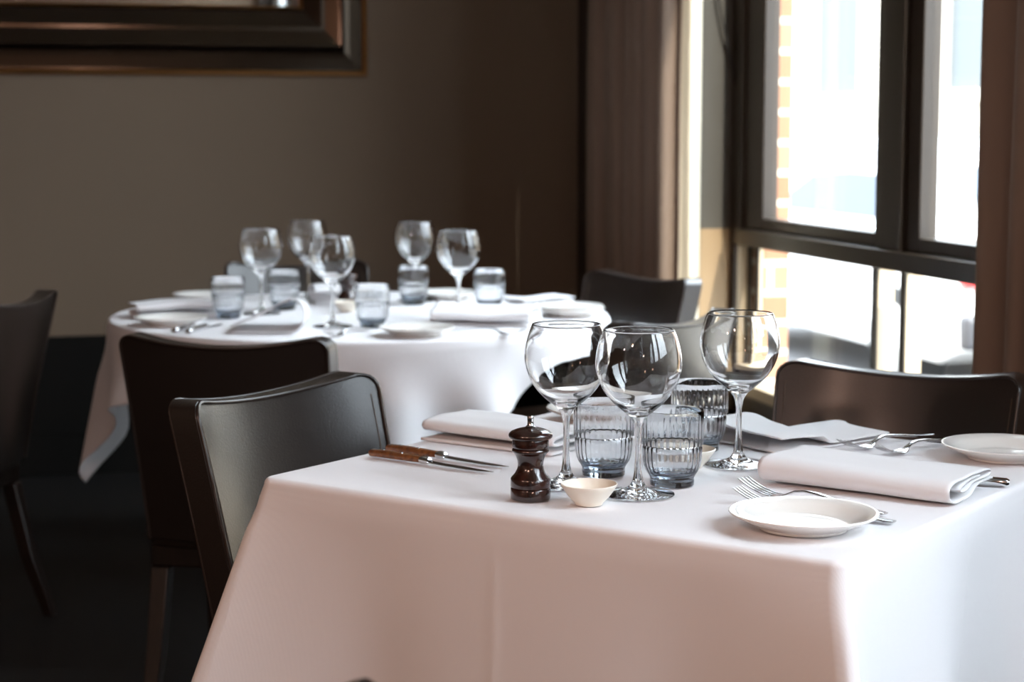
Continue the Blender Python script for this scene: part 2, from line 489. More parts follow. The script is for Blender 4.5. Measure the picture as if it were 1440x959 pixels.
# ------------------------------------------------------------------ tables and cloths
TZ = .76
TC = (.8942, 2.4826); TR = R(-49.6); TX, TY = .447, .4115
t1 = thing('dining_table', (TC[0], TC[1], 0), TR)
tag(t1, 'square dining table in front, hidden under the nearest white cloth', 'table')
MB().box(-TX + .014, TX - .014, -TY + .014, TY - .014, TZ - .035, TZ - .004).build('tabletop', 'legwood', t1, bevel=.004)
MB().lathe([(0, .03), (.045, .03), (.045, TZ - .05), (.12, TZ - .037), (0, TZ - .037)], 24).build('pedestal', 'legwood', t1)
MB().box(-.2, .2, -.04, .04, .0, .035).box(-.04, .04, -.2, .2, .0, .035).build('base', 'legwood', t1, bevel=.005)

def square_cloth():
    mb = MB()
    rc = .022
    # perimeter samples: (point, outward normal, signed distances)
    per = []
    corners = [(-1, -1), (1, -1), (1, 1), (-1, 1)]
    segs = [((-TX + rc, -TY), (TX - rc, -TY), (0, -1)), ((TX, -TY + rc), (TX, TY - rc), (1, 0)),
            ((TX - rc, TY), (-TX + rc, TY), (0, 1)), ((-TX, TY - rc), (-TX, -TY + rc), (-1, 0))]
    for k, (a, b, nrm) in enumerate(segs):
        NS = 220
        for i in range(NS):
            t = (i + .5) / NS
            t = .5 - .5 * math.cos(PI * t)          # denser near the corners
            p = (lerp(a[0], b[0], t), lerp(a[1], b[1], t)); per.append((p, nrm))
        c = corners[(k + 1) % 4]; cc = (c[0] * (TX - rc), c[1] * (TY - rc))
        a0 = math.atan2(nrm[1], nrm[0])
        for i in range(11):
            a = a0 + (PI / 2) * (i + .5) / 11
            per.append(((cc[0] + rc * math.cos(a), cc[1] + rc * math.sin(a)), (math.cos(a), math.sin(a))))
    n = len(per)
    FRONT, SIDE = .52, .265
    def drop(p):
        x, y = p
        d = FRONT
        # left edge and back edge hang shorter
        if x < -TX + .001: d = lerp(FRONT, SIDE, sstep(-TY + .012, -TY + .04, y))
        if y > TY - .03: d = lerp(SIDE, FRONT, sstep(TX - .06, TX + .0, x)) * 1.0 if y > TY - .001 else d
        if y > TY - .001 and x < TX - .06: d = SIDE
        if x < -TX + rc and y > TY - rc: d = SIDE
        return d
    def point(p, nrm, h):
        x, y = p
        # corner cone
        ox, oy = nrm
        out = .003 + .02 * h
        best = 0; dg = (0, 0)
        for k, c in enumerate(corners):
            dx = abs(x - c[0] * TX); dy = abs(y - c[1] * TY); t = dx + dy
            amp = (.31, .30, .22, .15)[k]
            w = math.exp(-(t / .075) ** 1.3) - .16 * math.exp(-((t - .20) / .08) ** 2)
            if abs(w) > abs(best): best = w * amp; dg = (c[0] * .7071, c[1] * .7071)
        hh = h * (.45 + .55 * sstep(0, .07, h))
        X = x + ox * out + dg[0] * best * hh * 1.25
        Y = y + oy * out + dg[1] * best * hh * 1.25
        # pressed creases and slow waves
        if oy < -.9:
            X0 = x + .035
            X += 0; Y -= .0019 * math.exp(-abs(X0) / .006) * sstep(.02, .08, h)
            Y -= .010 * hh * math.sin(x * 9 + 1.3) / .5 * .5
        if ox > .9:
            s = y + .045
            X += .0026 * math.exp(-abs(s) / .006) * sstep(.02, .08, h)
            X += .10 * hh * math.sin(y * 15.5 + 4.6)
        return X, Y
    rows = []
    rb = .011
    inner = [(1 - rb / .43, TZ)]
    # table top: concentric rows
    for s in (.02, .2, .4, .6, .8, .93):
        rows.append([(p[0] * s, p[1] * s, TZ + .0006 * noise.noise((p[0] * s * 9, p[1] * s * 9, 0))) for p, _ in per])
    for a in (0, 15, 30, 45, 60, 75, 90):
        a = R(a)
        rows.append([(p[0] - nr[0] * (rb - rb * math.sin(a)), p[1] - nr[1] * (rb - rb * math.sin(a)), TZ - rb * (1 - math.cos(a))) for p, nr in per])
    NH = 34
    for j in range(1, NH + 1):
        r = []
        for p, nr in per:
            h = drop(p) * j / NH
            X, Y = point(p, nr, h)
            r.append((X, Y, TZ - rb - h))
        rows.append(r)
    mb.grid(rows, True)
    mb.f.append(tuple(range(n)))
    o = mb.build('tablecloth', 'cloth', smooth=80, solid=.0014, offset=-1)
    o.location = (TC[0], TC[1], 0); o.rotation_euler = (0, 0, TR)
    return o
tag(square_cloth(), 'white cloth with sharp corners draped over the nearest square table', 'tablecloth')

RC = (.82, 4.76); RR = .648
t2 = thing('dining_table', (RC[0], RC[1], 0))
tag(t2, 'round dining table behind, hidden under its white cloth', 'table')
MB().lathe([(0, TZ - .035), (RR - .02, TZ - .035), (RR - .012, TZ - .02), (RR - .02, TZ - .005), (0, TZ - .005)], 72).build('tabletop', 'legwood', t2)
MB().lathe([(0, .03), (.05, .03), (.05, TZ - .06), (.14, TZ - .037), (0, TZ - .037)], 24).build('pedestal', 'legwood', t2)
MB().box(-.30, .30, -.04, .04, .0, .035).box(-.04, .04, -.30, .30, .0, .035).build('base', 'legwood', t2, bevel=.005)

def round_cloth():
    mb = MB(); n = 288
    th0 = R(90 + 75.5)             # direction of the left corner, measured from +X
    A = .765
    off = Vector((math.cos(R(90 - 194)), math.sin(R(90 - 194)))) * .064
    def drop(th):
        lo, hi = .2, 2.2
        d = Vector((math.cos(th), math.sin(th)))
        # distance along d from the table centre to the edge of the offset square
        best = 9
        for k in range(4):
            m = th0 + R(45) + k * PI / 2
            nn = Vector((math.cos(m), math.sin(m)))
            q = nn.dot(d)
            if q > 1e-4:
                best = min(best, (A + nn.dot(off)) / q)
        az = math.degrees(PI / 2 - th) % 360
        lim = .07 + .55 * sstep(142, 196, az) if az > 90 else lerp(.20, .07, sstep(60, 90, az))
        if az < 60 or az > 300: lim = .20 if az < 60 else lerp(.6, .20, sstep(305, 330, az))
        return max(.07, min(best - RR, lim))
    def fold(th):
        f = 0
        for k in range(4):
            c = th0 + k * PI / 2
            d = (th - c + PI) % (2 * PI) - PI
            f += math.exp(-(d / .085) ** 2) - .75 * math.exp(-((abs(d) - .19) / .075) ** 2) + .75 * math.exp(-((abs(d) - .36) / .085) ** 2) - .5 * math.exp(-((abs(d) - .56) / .09) ** 2) + .2 * math.exp(-((abs(d) - .74) / .06) ** 2)
        return f
    ths = [2 * PI * i / n for i in range(n)]
    rows = []
    for s in (.01, .25, .5, .75, .93):
        rows.append([(RR * s * math.cos(t), RR * s * math.sin(t), TZ) for t in ths])
    rb = .010
    for a in (0, 18, 36, 54, 72, 90):
        a = R(a)
        rows.append([((RR - rb + rb * math.sin(a)) * math.cos(t), (RR - rb + rb * math.sin(a)) * math.sin(t), TZ - rb * (1 - math.cos(a))) for t in ths])
    NH = 26
    for j in range(1, NH + 1):
        r = []
        for t in ths:
            h = drop(t) * j / NH
            F = fold(t)
            hh = h * sstep(0, .16, h)
            rr = RR + .003 + .05 * h + hh * (.17 * F + .22 * math.sin(19 * t + 1.2 * math.sin(3 * t)))
            r.append((rr * math.cos(t), rr * math.sin(t), TZ - rb - h))
        rows.append(r)
    mb.grid(rows, True); mb.f.append(tuple(range(n)))
    o = mb.build('tablecloth', 'cloth', smooth=80, solid=.0014, offset=-1)
    o.location = (RC[0], RC[1], 0)
    return o
tag(round_cloth(), 'white cloth with a long pointed corner draped over the round table behind', 'tablecloth')

# ------------------------------------------------------------------ tableware
Z = TZ + .0016
def make_wine():
    root = thing('wine_glass')
    # outer profile bottom->top
    foot_o = [(0.0, .0), (.030, .0002), (.0475, .0008), (.0485, .0016), (.047, .0026), (.034, .0044), (.020, .0072), (.011, .0125), (.0072, .020)]
    stem_o = [(.0072, .020), (.0054, .030), (.0044, .045), (.0041, .062), (.0043, .078), (.0052, .090), (.0075, .098), (.0125, .1055)]
    bowl_o = [(.0125, .1055), (.022, .1135), (.034, .1240), (.0445, .1370), (.0520, .1515), (.0562, .1665), (.0572, .1770), (.0560, .1890), (.0532, .2020), (.0498, .2130), (.0468, .2205)]
    bowl_i = [(.0462, .2210), (.0456, .2203), (.0486, .2128), (.0520, .2020), (.0548, .1890), (.0560, .1770), (.0550, .1665), (.0508, .1518), (.0432, .1376), (.0325, .1250), (.0195, .1165), (.008, .1130), (0, .1122)]
    def smooth(pr, k=4):
        out = []
        m = len(pr)
        for i in range(m - 1):
            p0 = pr[max(i - 1, 0)]; p1 = pr[i]; p2 = pr[i + 1]; p3 = pr[min(i + 2, m - 1)]
            for j in range(k):
                t = j / k
                out.append(tuple(.5 * ((2 * p1[q]) + (-p0[q] + p2[q]) * t + (2 * p0[q] - 5 * p1[q] + 4 * p2[q] - p3[q]) * t * t + (-p0[q] + 3 * p1[q] - 3 * p2[q] + p3[q]) * t ** 3) for q in (0, 1)))
        out.append(pr[-1]); return [(max(r, 0), z) for r, z in out]
    MB().lathe(smooth(bowl_o, 3) + smooth(bowl_i, 3), 72).build('bowl', 'glass', root, smooth=75)
    MB().lathe(smooth(stem_o, 3), 40).build('stem', 'glass', root, smooth=75)
    MB().lathe(smooth(foot_o, 2), 64).build('foot', 'glass', root, smooth=75)
    return root

def make_tumbler():
    root = thing('tumbler')
    H = .104
    outer = [(0, .0015), (.024, .0012), (.0285, .0), (.0300, .0012), (.0303, .006), (.0302, .011), (.0325, .0155), (.0362, .021), (.0388, .028), (.0402, .036), (.0408, .046), (.0408, .0530), (.0390, .0546), (.0390, .0554), (.0424, .0572), (.0428, .066), (.0428, .085), (.0428, .1025), (.0422, .1040)]
    inner = [(.0412, .1040), (.0406, .1025), (.0404, .090), (.0402, .075), (.0400, .060), (.0382, .052), (.0376, .044), (.0368, .034), (.0345, .0255), (.030, .0195), (.020, .0165), (0, .0155)]
    no = len(outer); prof = outer + inner
    def rm(k, a):
        if k < no: return 0
        r, z = prof[k]
        w = sstep(.020, .030, z) * (1 - sstep(.080, .092, z))
        c = math.cos(15 * a)
        return .0011 * w * (abs(c) ** 1.5 * 2 - 1) * .5
    MB().lathe(prof, 160, rmod=rm).build('tumbler', 'tumbler', None, smooth=50)
    o = COL.objects[-1]
    bpy.data.objects.remove(root)
    return o

def make_plate():
    o = MB().lathe([(0, .0022), (.050, .0022), (.051, .0), (.0535, .0), (.0545, .003), (.066, .0075), (.080, .0135), (.0895, .0185), (.0910, .0196), (.0907, .0212), (.0890, .0214), (.080, .0172), (.0765, .0158), (.0745, .0145), (.066, .0100), (.0590, .0062), (.0560, .0053), (.045, .0048), (0, .0046)], 96).build('side_plate', 'porcelain', None, smooth=50)
    return o

def make_dish():
    return MB().lathe([(0, .001), (.014, .001), (.015, 0), (.0175, 0), (.019, .003), (.026, .010), (.0335, .0205), (.0368, .0255), (.0370, .0270), (.0358, .0276), (.0345, .0262), (.028, .0165), (.0235, .010), (.020, .0065), (.015, .0048), (0, .0045)], 64).build('sauce_dish', 'cream', None, smooth=50)

def make_mill():
    root = thing('pepper_mill')
    body = [(0, 0), (.0245, 0), (.0262, .0012), (.0264, .004), (.0264, .0140), (.0258, .0150), (.0250, .0156), (.0258, .0163), (.0264, .0172), (.0262, .0275), (.0252, .0292), (.0205, .0345), (.0175, .0405), (.0165, .0455), (.0172, .0510), (.0195, .0575), (.0222, .0618), (.0238, .0628), (.0245, .0640), (.0245, .0655), (.0238, .0668), (.0232, .0675), (0, .0675)]
    cap = [(0, .0677), (.0225, .0677), (.0237, .069), (.0242, .0712), (.0240, .0785), (.0236, .0800), (.0270, .0808), (.0288, .0828), (.0291, .0850), (.0284, .0872), (.0255, .0898), (.0190, .0925), (.0110, .0945), (.0055, .0952), (0, .0953)]
    MB().lathe(body, 64).build('body', 'mill', root, smooth=35)
    MB().lathe(cap, 64).build('cap', 'mill', root, smooth=35)
    k = MB().lathe([(0, .0955), (.0062, .0955), (.0066, .0962), (.0050, .0975), (.0042, .0985), (.0040, .103), (.0044, .1065), (.0044, .1095), (.0036, .1105), (0, .1107)], 24)
    k.build('knob', 'chrome', root, smooth=40)
    return root

def make_fork():
    root = thing('fork')
    # x along the length, tine tips at x=0, handle end at x=.200
    hp = [(.200, .0030), (.190, .0030), (.170, .0045), (.140, .0085), (.110, .0125), (.090, .0135), (.076, .0110), (.066, .0065)]
    hw = [.012, .0165, .0155, .012, .0085, .0062, .0060, .0085]
    MB().strip([(x, 0, z) for x, z in hp], hw, [.0024, .003, .003, .0032, .0034, .0034, .003, .0024], 12, (0, 1, 0)).build('handle', 'steel', root, smooth=60)
    hd = MB()
    pp = [(.067, .0068), (.061, .0044), (.054, .0028), (.047, .0026)]
    hd.strip([(x, 0, z) for x, z in pp], [.0085, .017, .0238, .0248], .0018, 12, (0, 1, 0))
    for k in range(4):
        y = (k - 1.5) * .0069
        tp = [(.0480, .0026), (.040, .0032), (.028, .0058), (.015, .0105), (.004, .0160), (.0, .0183)]
        hd.strip([(x, y * (1 - .04 * (1 - x / .05)), z) for x, z in tp], [.0042, .0036, .0034, .0031, .0026, .0012], [.0018, .0018, .0018, .0017, .0015, .0010], 8, (0, 1, 0))
    hd.build('tines', 'steel', root, smooth=60)
    return root

def make_knife():
    root = thing('steak_knife')
    # x along the length, handle end at x=0, tip at x=.225
    MB().strip([(0, 0, .0062), (.004, 0, .0062), (.03, 0, .0066), (.07, 0, .0062), (.098, 0, .006)], [.011, .0165, .0155, .0145, .0135], [.006, .0105, .0115, .0105, .009], 14, (0, 1, 0)).build('handle', 'handle', root, smooth=50)
    h = COL.objects[-1]
    for x in (.025, .06):
        MB().lathe([(0, .0128), (.0022, .0126), (.0025, .0115), (0, .0115)], 12, cx=x).build('rivet', 'chrome', h, smooth=50)
    MB().strip([(.098, 0, .006), (.102, 0, .006), (.110, 0, .0055), (.114, 0, .005)], [.0135, .0150, .0148, .014], [.009, .0115, .0105, .005], 14, (0, 1, 0)).build('bolster', 'chrome', root, smooth=50)
    MB().strip([(.113, .0, .0042), (.14, -.0005, .0034), (.18, -.0005, .0026), (.205, .0008, .002), (.22, .0035, .0016), (.226, .0055, .0014)], [.014, .0165, .016, .0125, .006, .001], [.0024, .002, .0018, .0015, .0012, .0008], 10, (0, 1, 0)).build('blade', 'steel', root, smooth=50)
    return root

def make_napkin(name, prof, length, seed=0, puff=.003, thick=.0022, taper=0., roll=False):
    """a folded cloth: the profile line (x depth, z height) swept along local Y"""
    # densify
    pts = []
    for a, b in zip(prof, prof[1:]):
        L = math.hypot(b[0] - a[0], b[1] - a[1]); k = max(1, int(L / .006))
        for i in range(k): pts.append((lerp(a[0], b[0], i / k), lerp(a[1], b[1], i / k)))
    pts.append(prof[-1])
    for _ in range(3):
        pts = [pts[0]] + [((pts[i - 1][0] + 2 * pts[i][0] + pts[i + 1][0]) / 4, (pts[i - 1][1] + 2 * pts[i][1] + pts[i + 1][1]) / 4) for i in range(1, len(pts) - 1)] + [pts[-1]]
    NY = 40; rows = []
    for j in range(NY + 1):
        y = (j / NY - .5) * length
        sc = 1 - taper * (j / NY - .5)
        r = []
        for x, z in pts:
            nz = noise.noise((x * 14 + seed, y * 10, z * 20 + seed)) * puff * min(1, z / .01)
            ny = noise.noise((x * 22, seed * 3.1, z * 60)) * .004 * (1 if j in (0, NY) else abs(j / NY - .5) * 2)
            bulge = 1 + .10 * math.sin(PI * j / NY + seed)
            zz, xx = z * bulge + nz, x
            if roll:
                q = sstep(.36, .47, j / NY)
                zz *= 1 - .62 * q; xx = x + q * .055 * sstep(.06, -.06, x)
            r.append((xx, y * sc + ny, max(.0015, zz)))
        rows.append(r)
    mb = MB().grid(rows)
    return mb.build(name, 'napkin', None, smooth=70, solid=thick, offset=0)

def loops(D, t, layers, front_r=1.):
    """zig-zag fold profile, rounded folds, D deep and t thick in all"""
    g = t / (layers - 1); pts = []
    for k in range(layers):
        z = .002 + k * g
        a, b = (D * .5, -D * .5) if k % 2 == 0 else (-D * .5, D * .5)
        inset = .004 * (k // 2)
        if k % 2 == 0: pts += [(a - inset, z), (b + g * .5, z), (b, z + g * .45)] if k < layers - 1 else [(a - inset, z), (b, z)]
        else: pts += [(a, z), (b - g * .5 - inset, z), (b - inset, z + g * .45)] if k < layers - 1 else [(a, z), (b - inset, z)]
    return pts

# --- wine glasses on the near table
WG = make_wine(); WG.location = (.765, 2.298, Z)
tag(WG, 'wine glass standing nearest, in front of the blue tumblers beside the small white dish', 'wine glass', 'wine glasses on the nearest table')
o = dup(WG, (.692, 2.388, Z), .4); tag(o, 'wine glass directly behind the pepper mill, leftmost on the nearest table', 'wine glass')
o = dup(WG, (.974, 2.468, Z), 1.1); tag(o, 'wine glass furthest right on the nearest table, before the window', 'wine glass')
for x, y, lab in [
    (.565, 4.799, 'leftmost wine glass on the round table'),
    (.741, 5.182, 'wine glass at the back left of the round table, between the two left ones'),
    (.696, 4.448, 'wine glass on the round table in front of the dark pepper mill, third from left'),
    (1.022, 5.044, 'wine glass at the back of the round table, over a tumbler, second from right'),
    (1.045, 4.601, 'rightmost wine glass on the round table')]:
    o = dup(WG, (x, y, Z), x * 9); tag(o, lab, 'wine glass', 'wine glasses on the round table')
# --- tumblers
TB = make_tumbler(); TB.location = (.763, 2.444, Z)
tag(TB, 'smoky blue ribbed tumbler right of the pepper mill, behind the small dish', 'tumbler', 'tumblers on the nearest table')
o = dup(TB, (.832, 2.352, Z), .3); tag(o, 'smoky blue ribbed tumbler just right of the nearest wine glass stem', 'tumbler')
o = dup(TB, (.962, 2.599, Z), .9); tag(o, 'smoky tumbler furthest back on the nearest table, left of the right wine glass', 'tumbler')
for x, y, lab in [
    (.470, 4.713, 'leftmost tumbler on the round table, by the left napkins'),
    (.637, 4.900, 'tumbler on the round table between the leftmost wine glass and the raised napkin'),
    (.787, 4.408, 'tumbler at the middle of the round table, right of the dark pepper mill'),
    (1.000, 4.960, 'tumbler at the back of the round table below a wine glass bowl'),
    (1.174, 4.797, 'rightmost tumbler on the round table')]:
    o = dup(TB, (x, y, Z), x * 5); tag(o, lab, 'tumbler', 'tumblers on the round table')
# --- mills and dishes
ML = make_mill(); ML.location = (.62, 2.307, Z); tag(ML, 'dark wooden pepper mill with a steel knob on the nearest table', 'pepper mill')
o = dup(ML, (.811, 4.931, Z)); tag(o, 'dark pepper mill in the middle of the round table', 'pepper mill')
DS = make_dish(); DS.location = (.684, 2.254, Z); tag(DS, 'small cream dish beside the pepper mill on the nearest table', 'dish', 'small sauce dishes')
o = dup(DS, (.900, 2.468, Z)); tag(o, 'small cream dish half hidden behind the right blue tumbler', 'dish')
o = dup(DS, (.790, 4.80, Z)); tag(o, 'small white dish beside the dark mill on the round table', 'dish')
# --- plates
PL = make_plate(); PL.location = (.896, 2.053, Z); tag(PL, 'white side plate at the front corner of the nearest table', 'plate', 'white side plates')
for x, y, z, lab in [
    (1.375, 2.424, Z, 'white side plate at the right edge of the nearest table'),
    (.905, 2.915, Z, 'white side plate mostly hidden behind the pepper mill and napkin'),
    (.318, 4.590, Z, 'side plate at the left front of the round table, behind the chair back'),
    (.455, 5.20, Z, 'side plate at the far left of the round table, behind the left tumbler'),
    (.858, 4.215, Z, 'side plate at the front centre of the round table'),
    (1.125, 5.09, Z, 'side plate at the back of the round table, behind the right wine glass'),
    (1.330, 4.560, Z, 'lower plate of the stacked pair at the right edge of the round table'),
    (1.327, 4.563, Z + .0062, 'upper plate of the stacked pair at the right edge of the round table')]:
    o = dup(PL, (x, y, z), x * 3); tag(o, lab, 'plate', 'white side plates')
# --- cutlery
def lay(o, a, b, z=Z, base_len=.2):
    """lay a piece from point a (its local origin) towards b"""
    o.location = (a[0], a[1], z); o.rotation_euler = (0, 0, math.atan2(b[1] - a[1], b[0] - a[0])); return o
FK = make_fork(); FK.scale = (1.12, 1.06, 1.06)
tag(lay(FK, (.908, 2.283), (1.043, 2.058)), 'fork lying nearest the folded napkin, behind the front plate', 'fork', 'forks on the nearest table')
o = lay(dup(FK), (.876, 2.222), (1.009, 2.049)); tag(o, 'fork nearest us, partly hidden by the front plate', 'fork')
o = lay(dup(FK), (1.160, 2.520), (1.312, 2.598)); tag(o, 'left one of two forks beyond the long napkin, beside the right plate', 'fork')
o = lay(dup(FK), (1.190, 2.468), (1.342, 2.546)); tag(o, 'fork nearer the right plate, of the two beyond the long napkin', 'fork')
o = lay(dup(FK), (.640, 4.190), (.753, 4.336)); tag(o, 'fork at the front of the round table below the middle tumbler', 'fork', 'cutlery on the round table')
KN = make_knife()
tag(lay(KN, (.472, 2.669), (.625, 2.476)), 'steak knife with wooden handle at the table edge, nearer of two', 'knife', 'steak knives on the nearest table')
o = lay(dup(KN), (.504, 2.704), (.659, 2.506)); tag(o, 'steak knife with wooden handle, farther one, next to the left napkin', 'knife')
SK = make_knife()
for k_ in kids(SK):
    if k_.name.startswith('handle'): k_.data.materials[0] = M['steel']
tag(lay(SK, (1.270, 2.222), (1.083, 2.350)), 'knife under the long folded napkin, only its steel end sticking out', 'knife')
o = lay(dup(SK), (.310, 4.400), (.420, 4.610)); tag(o, 'knife at the left front of the round table, left one of two', 'knife', 'cutlery on the round table')
o = lay(dup(SK), (.340, 4.375), (.450, 4.585)); tag(o, 'knife at the left front of the round table, right one of two', 'knife', 'cutlery on the round table')
# --- napkins: local Y = length, local X = depth
def place(o, x, y, az, z=Z):
    o.location = (x, y, z); o.rotation_euler = (0, 0, -R(az)); return o
E1AZ = 139.6      # azimuth of the near table's front edge direction
n1 = make_napkin('napkin', loops(.125, .026, 3), .245, 1., .004, .004)
tag(place(n1, .700, 2.737, E1AZ), 'thick folded white napkin at the left end of the nearest table, beside the knives', 'napkin', 'white cloth napkins')
# long napkin: big soft front roll and an open S at its right end
prof = [(-.062, .017), (-.02, .016), (.012, .004), (.052, .003), (.062, .010), (.063, .022), (.052, .030), (.01, .031), (-.03, .031), (-.055, .029), (-.062, .0255), (-.055, .0215), (-.02, .0215), (.03, .012), (.042, .016), (.035, .021), (-.02, .0258)]
n2 = make_napkin('napkin', [(x * 1.22, z * 1.12) for x, z in prof], .275, 2.3, .004)
tag(place(n2, 1.094, 2.268, E1AZ), 'long folded white napkin lying in front of the two far forks', 'napkin', 'white cloth napkins')
# back napkin: a loose roll at its left half that flattens into a tail
prof = [(.11, .003), (.0, .003), (-.045, .003), (-.062, .008), (-.070, .022), (-.064, .036), (-.048, .042), (-.026, .040), (.0, .032), (.05, .024), (.115, .024)]
n3 = make_napkin('napkin', prof, .235, 4.1, .004, roll=True)
tag(place(n3, 1.130, 2.675, 68), 'loosely folded napkin with a rolled end at the back of the nearest table', 'napkin', 'white cloth napkins')
rn = [
    (.355, 4.800, 82, .24, loops(.12, .034, 3), 'flat folded napkin at the left end of the round table'),
    (.550, 4.420, 12, .19, [(-.095, .003), (0, .003), (.055, .003), (.074, .014), (.082, .042), (.070, .068), (.046, .074), (.01, .060), (-.045, .030), (-.095, .014)], 'napkin with a tall rolled fold at the front left of the round table'),
    (1.080, 4.440, 116, .25, [(.085, .003), (0, .003), (-.07, .003), (-.082, .014), (-.074, .034), (-.03, .050), (.03, .042), (.075, .034), (.088, .024), (.076, .014), (.02, .018), (-.05, .022)], 'pinkish shaded napkin right of centre on the round table'),
    (1.305, 4.770, 80, .15, loops(.13, .026, 4), 'folded napkin near the right end of the round table, by the rightmost tumbler'),
    (.800, 5.065, 88, .13, [(.05, .003), (0, .003), (-.04, .004), (-.052, .016), (-.05, .036), (-.02, .050), (.02, .046), (.045, .03)], 'rolled napkin at the far side of the round table, behind the mill')]
for i, (x, y, az, L, pr, lab) in enumerate(rn):
    o = make_napkin('napkin', pr, L, 6. + i * 1.7, .004); place(o, x, y, az); tag(o, lab, 'napkin', 'white cloth napkins')
# small fork under the pinkish napkin
o = lay(dup(FK), (1.095, 4.118), (.965, 4.268)); tag(o, 'fork lying in front of the pinkish napkin on the round table', 'fork', 'cutlery on the round table')

# ------------------------------------------------------------------ curtains, cord, mirror
def curtain_mesh(y0, y1, x, amp, waves, z0, z1, seed, end_curl):
    rows = []; NZ = 36; NY = 150
    for j in range(NZ + 1):
        v = j / NZ; z = lerp(z0, z1, v); r = []
        for i in range(NY + 1):
            t = i / NY
            y = lerp(y0, y1, t)
            ph = waves * 2 * PI * t + .5 * math.sin(t * 9 + seed)
            sh = amp * (.72 + .28 * math.sin(t * 23 + seed)) * (1 - .15 * v)
            dx = sh * math.copysign(abs(math.sin(ph)) ** .8, math.sin(ph))
            dx += .012 * noise.noise((t * 6 + seed, z * 1.1, 0))
            yy = y + .012 * noise.noise((t * 4, z * .9, seed)) + .02 * math.sin(ph * 1.0 + 1) * .4
            r.append((x + dx, yy, z))
        rows.append(r)
    return rows
cu = thing('curtain', (1.86, 5.7, 0)); tag(cu, 'brown pleated curtain left of the window in the room corner', 'curtain', 'brown curtains')
rows = curtain_mesh(5.27, 6.12, 1.86, .042, 8.0, .03, 3.30, 1.3, True)
MB().grid([[(x - 1.86, y - 5.7, z) for x, y, z in r] for r in rows]).build('panel', 'curtain', cu, smooth=80, solid=.002)
ln = []
for j in range(37):
    z = lerp(.035, 3.30, j / 36); r = []
    x0, y0, _ = rows[j][0]
    sw = .012 * math.sin(z * 2.1 + .6) - .012 * sstep(.9, .2, z)
    for k in range(13):
        t = k / 12
        X = lerp(x0 + .001, 1.945 + sw * .4, t); Y = y0 - .003 - .030 * math.sin(t * PI * .9) + .018 * t + .008 * math.sin(t * 9 + z) + sw * t
        r.append((X - 1.86, Y - 5.7, z))
    ln.append(r)
tag(MB().grid(ln).build('lining', 'lining', cu, smooth=80, solid=.002), 'cream curtain lining')
c2 = thing('curtain', (1.86, 3.2, 0)); tag(c2, 'brown curtain at the right edge of the window, near side', 'curtain', 'brown curtains')
rows = curtain_mesh(2.72, 3.375, 1.86, .040, 6.0, .03, 3.30, 4.2, False)
MB().grid([[(x - 1.86, y - 3.2, z) for x, y, z in r] for r in rows]).build('panel', 'curtain', c2, smooth=80, solid=.002)
rail = thing('curtain_rail', (1.87, 4.5, 3.32)); tag(rail, 'dark curtain rail above the window', 'curtain rail')
MB().tube([(0, -1.85, 0), (0, 1.85, 0)], .012, 12).build('pole', 'frame', rail)
for y in (-1.7, 0, 1.7): MB().box(-.008, .135, y - .01, y + .01, -.008, .008).build('bracket', 'frame', rail)
# blind cord hanging against the grey reveal
pts = []
for k in range(25):
    t = k / 24
    z = lerp(2.2, 1.265, t)
    pts.append((2.035 + .075 * sstep(.45, 1.0, t) - .012 * math.sin(t * PI) , 5.392 - .010 * t, z))
cd = MB().tube(pts, .0035, 8); cd.lathe([(0, -.012), (.006, -.010), (.007, 0), (.005, .010), (0, .012)], 12, cx=pts[-1][0], cy=pts[-1][1], z0=pts[-1][2])
tag(cd.build('blind_cord', 'cord', None, smooth=60), 'dark cord hanging in a curve beside the window frame', 'cord')

mr = thing('mirror', (-.15, YB, 1.427)); tag(mr, 'large mirror in a wide black and gilt frame on the back wall', 'mirror')
def frame_ring(prof, x0, x1, z0, z1):
    """prof: (inward distance, height off the wall); mitred ring"""
    mb = MB(); rows = []
    for d, h in prof:
        rows.append([(x0 + d, -h, z0 + d), (x1 - d, -h, z0 + d), (x1 - d, -h, z1 - d), (x0 + d, -h, z1 - d)])
    mb.grid(rows, True); return mb
MX0, MX1, MZ1 = -1.35, 1.343, 1.25
frame_ring([(0, .0), (0, .018), (.003, .024), (.010, .026), (.017, .022), (.019, .016), (.019, 0)], MX0, MX1, 0, MZ1).build('outer_rim', 'gold', mr, smooth=0)
frame_ring([(.019, .0), (.019, .012), (.026, .012), (.027, .014), (.045, .0147), (.065, .0156), (.083, .0170), (.098, .060), (.104, .063), (.112, .062), (.160, .050), (.172, .050), (.180, .047), (.232, .026), (.236, .02), (.236, 0)], MX0, MX1, 0, MZ1).build('frame', 'black', mr, smooth=0)
frame_ring([(.236, .0), (.236, .024), (.240, .028), (.246, .024), (.248, .014), (.248, 0)], MX0, MX1, 0, MZ1).build('inner_rim', 'gold', mr, smooth=0)
MB().box(MX0 + .246, MX1 - .246, -.012, -.002, .246, MZ1 - .246).build('mirror_glass', 'mirror', mr, smooth=0)

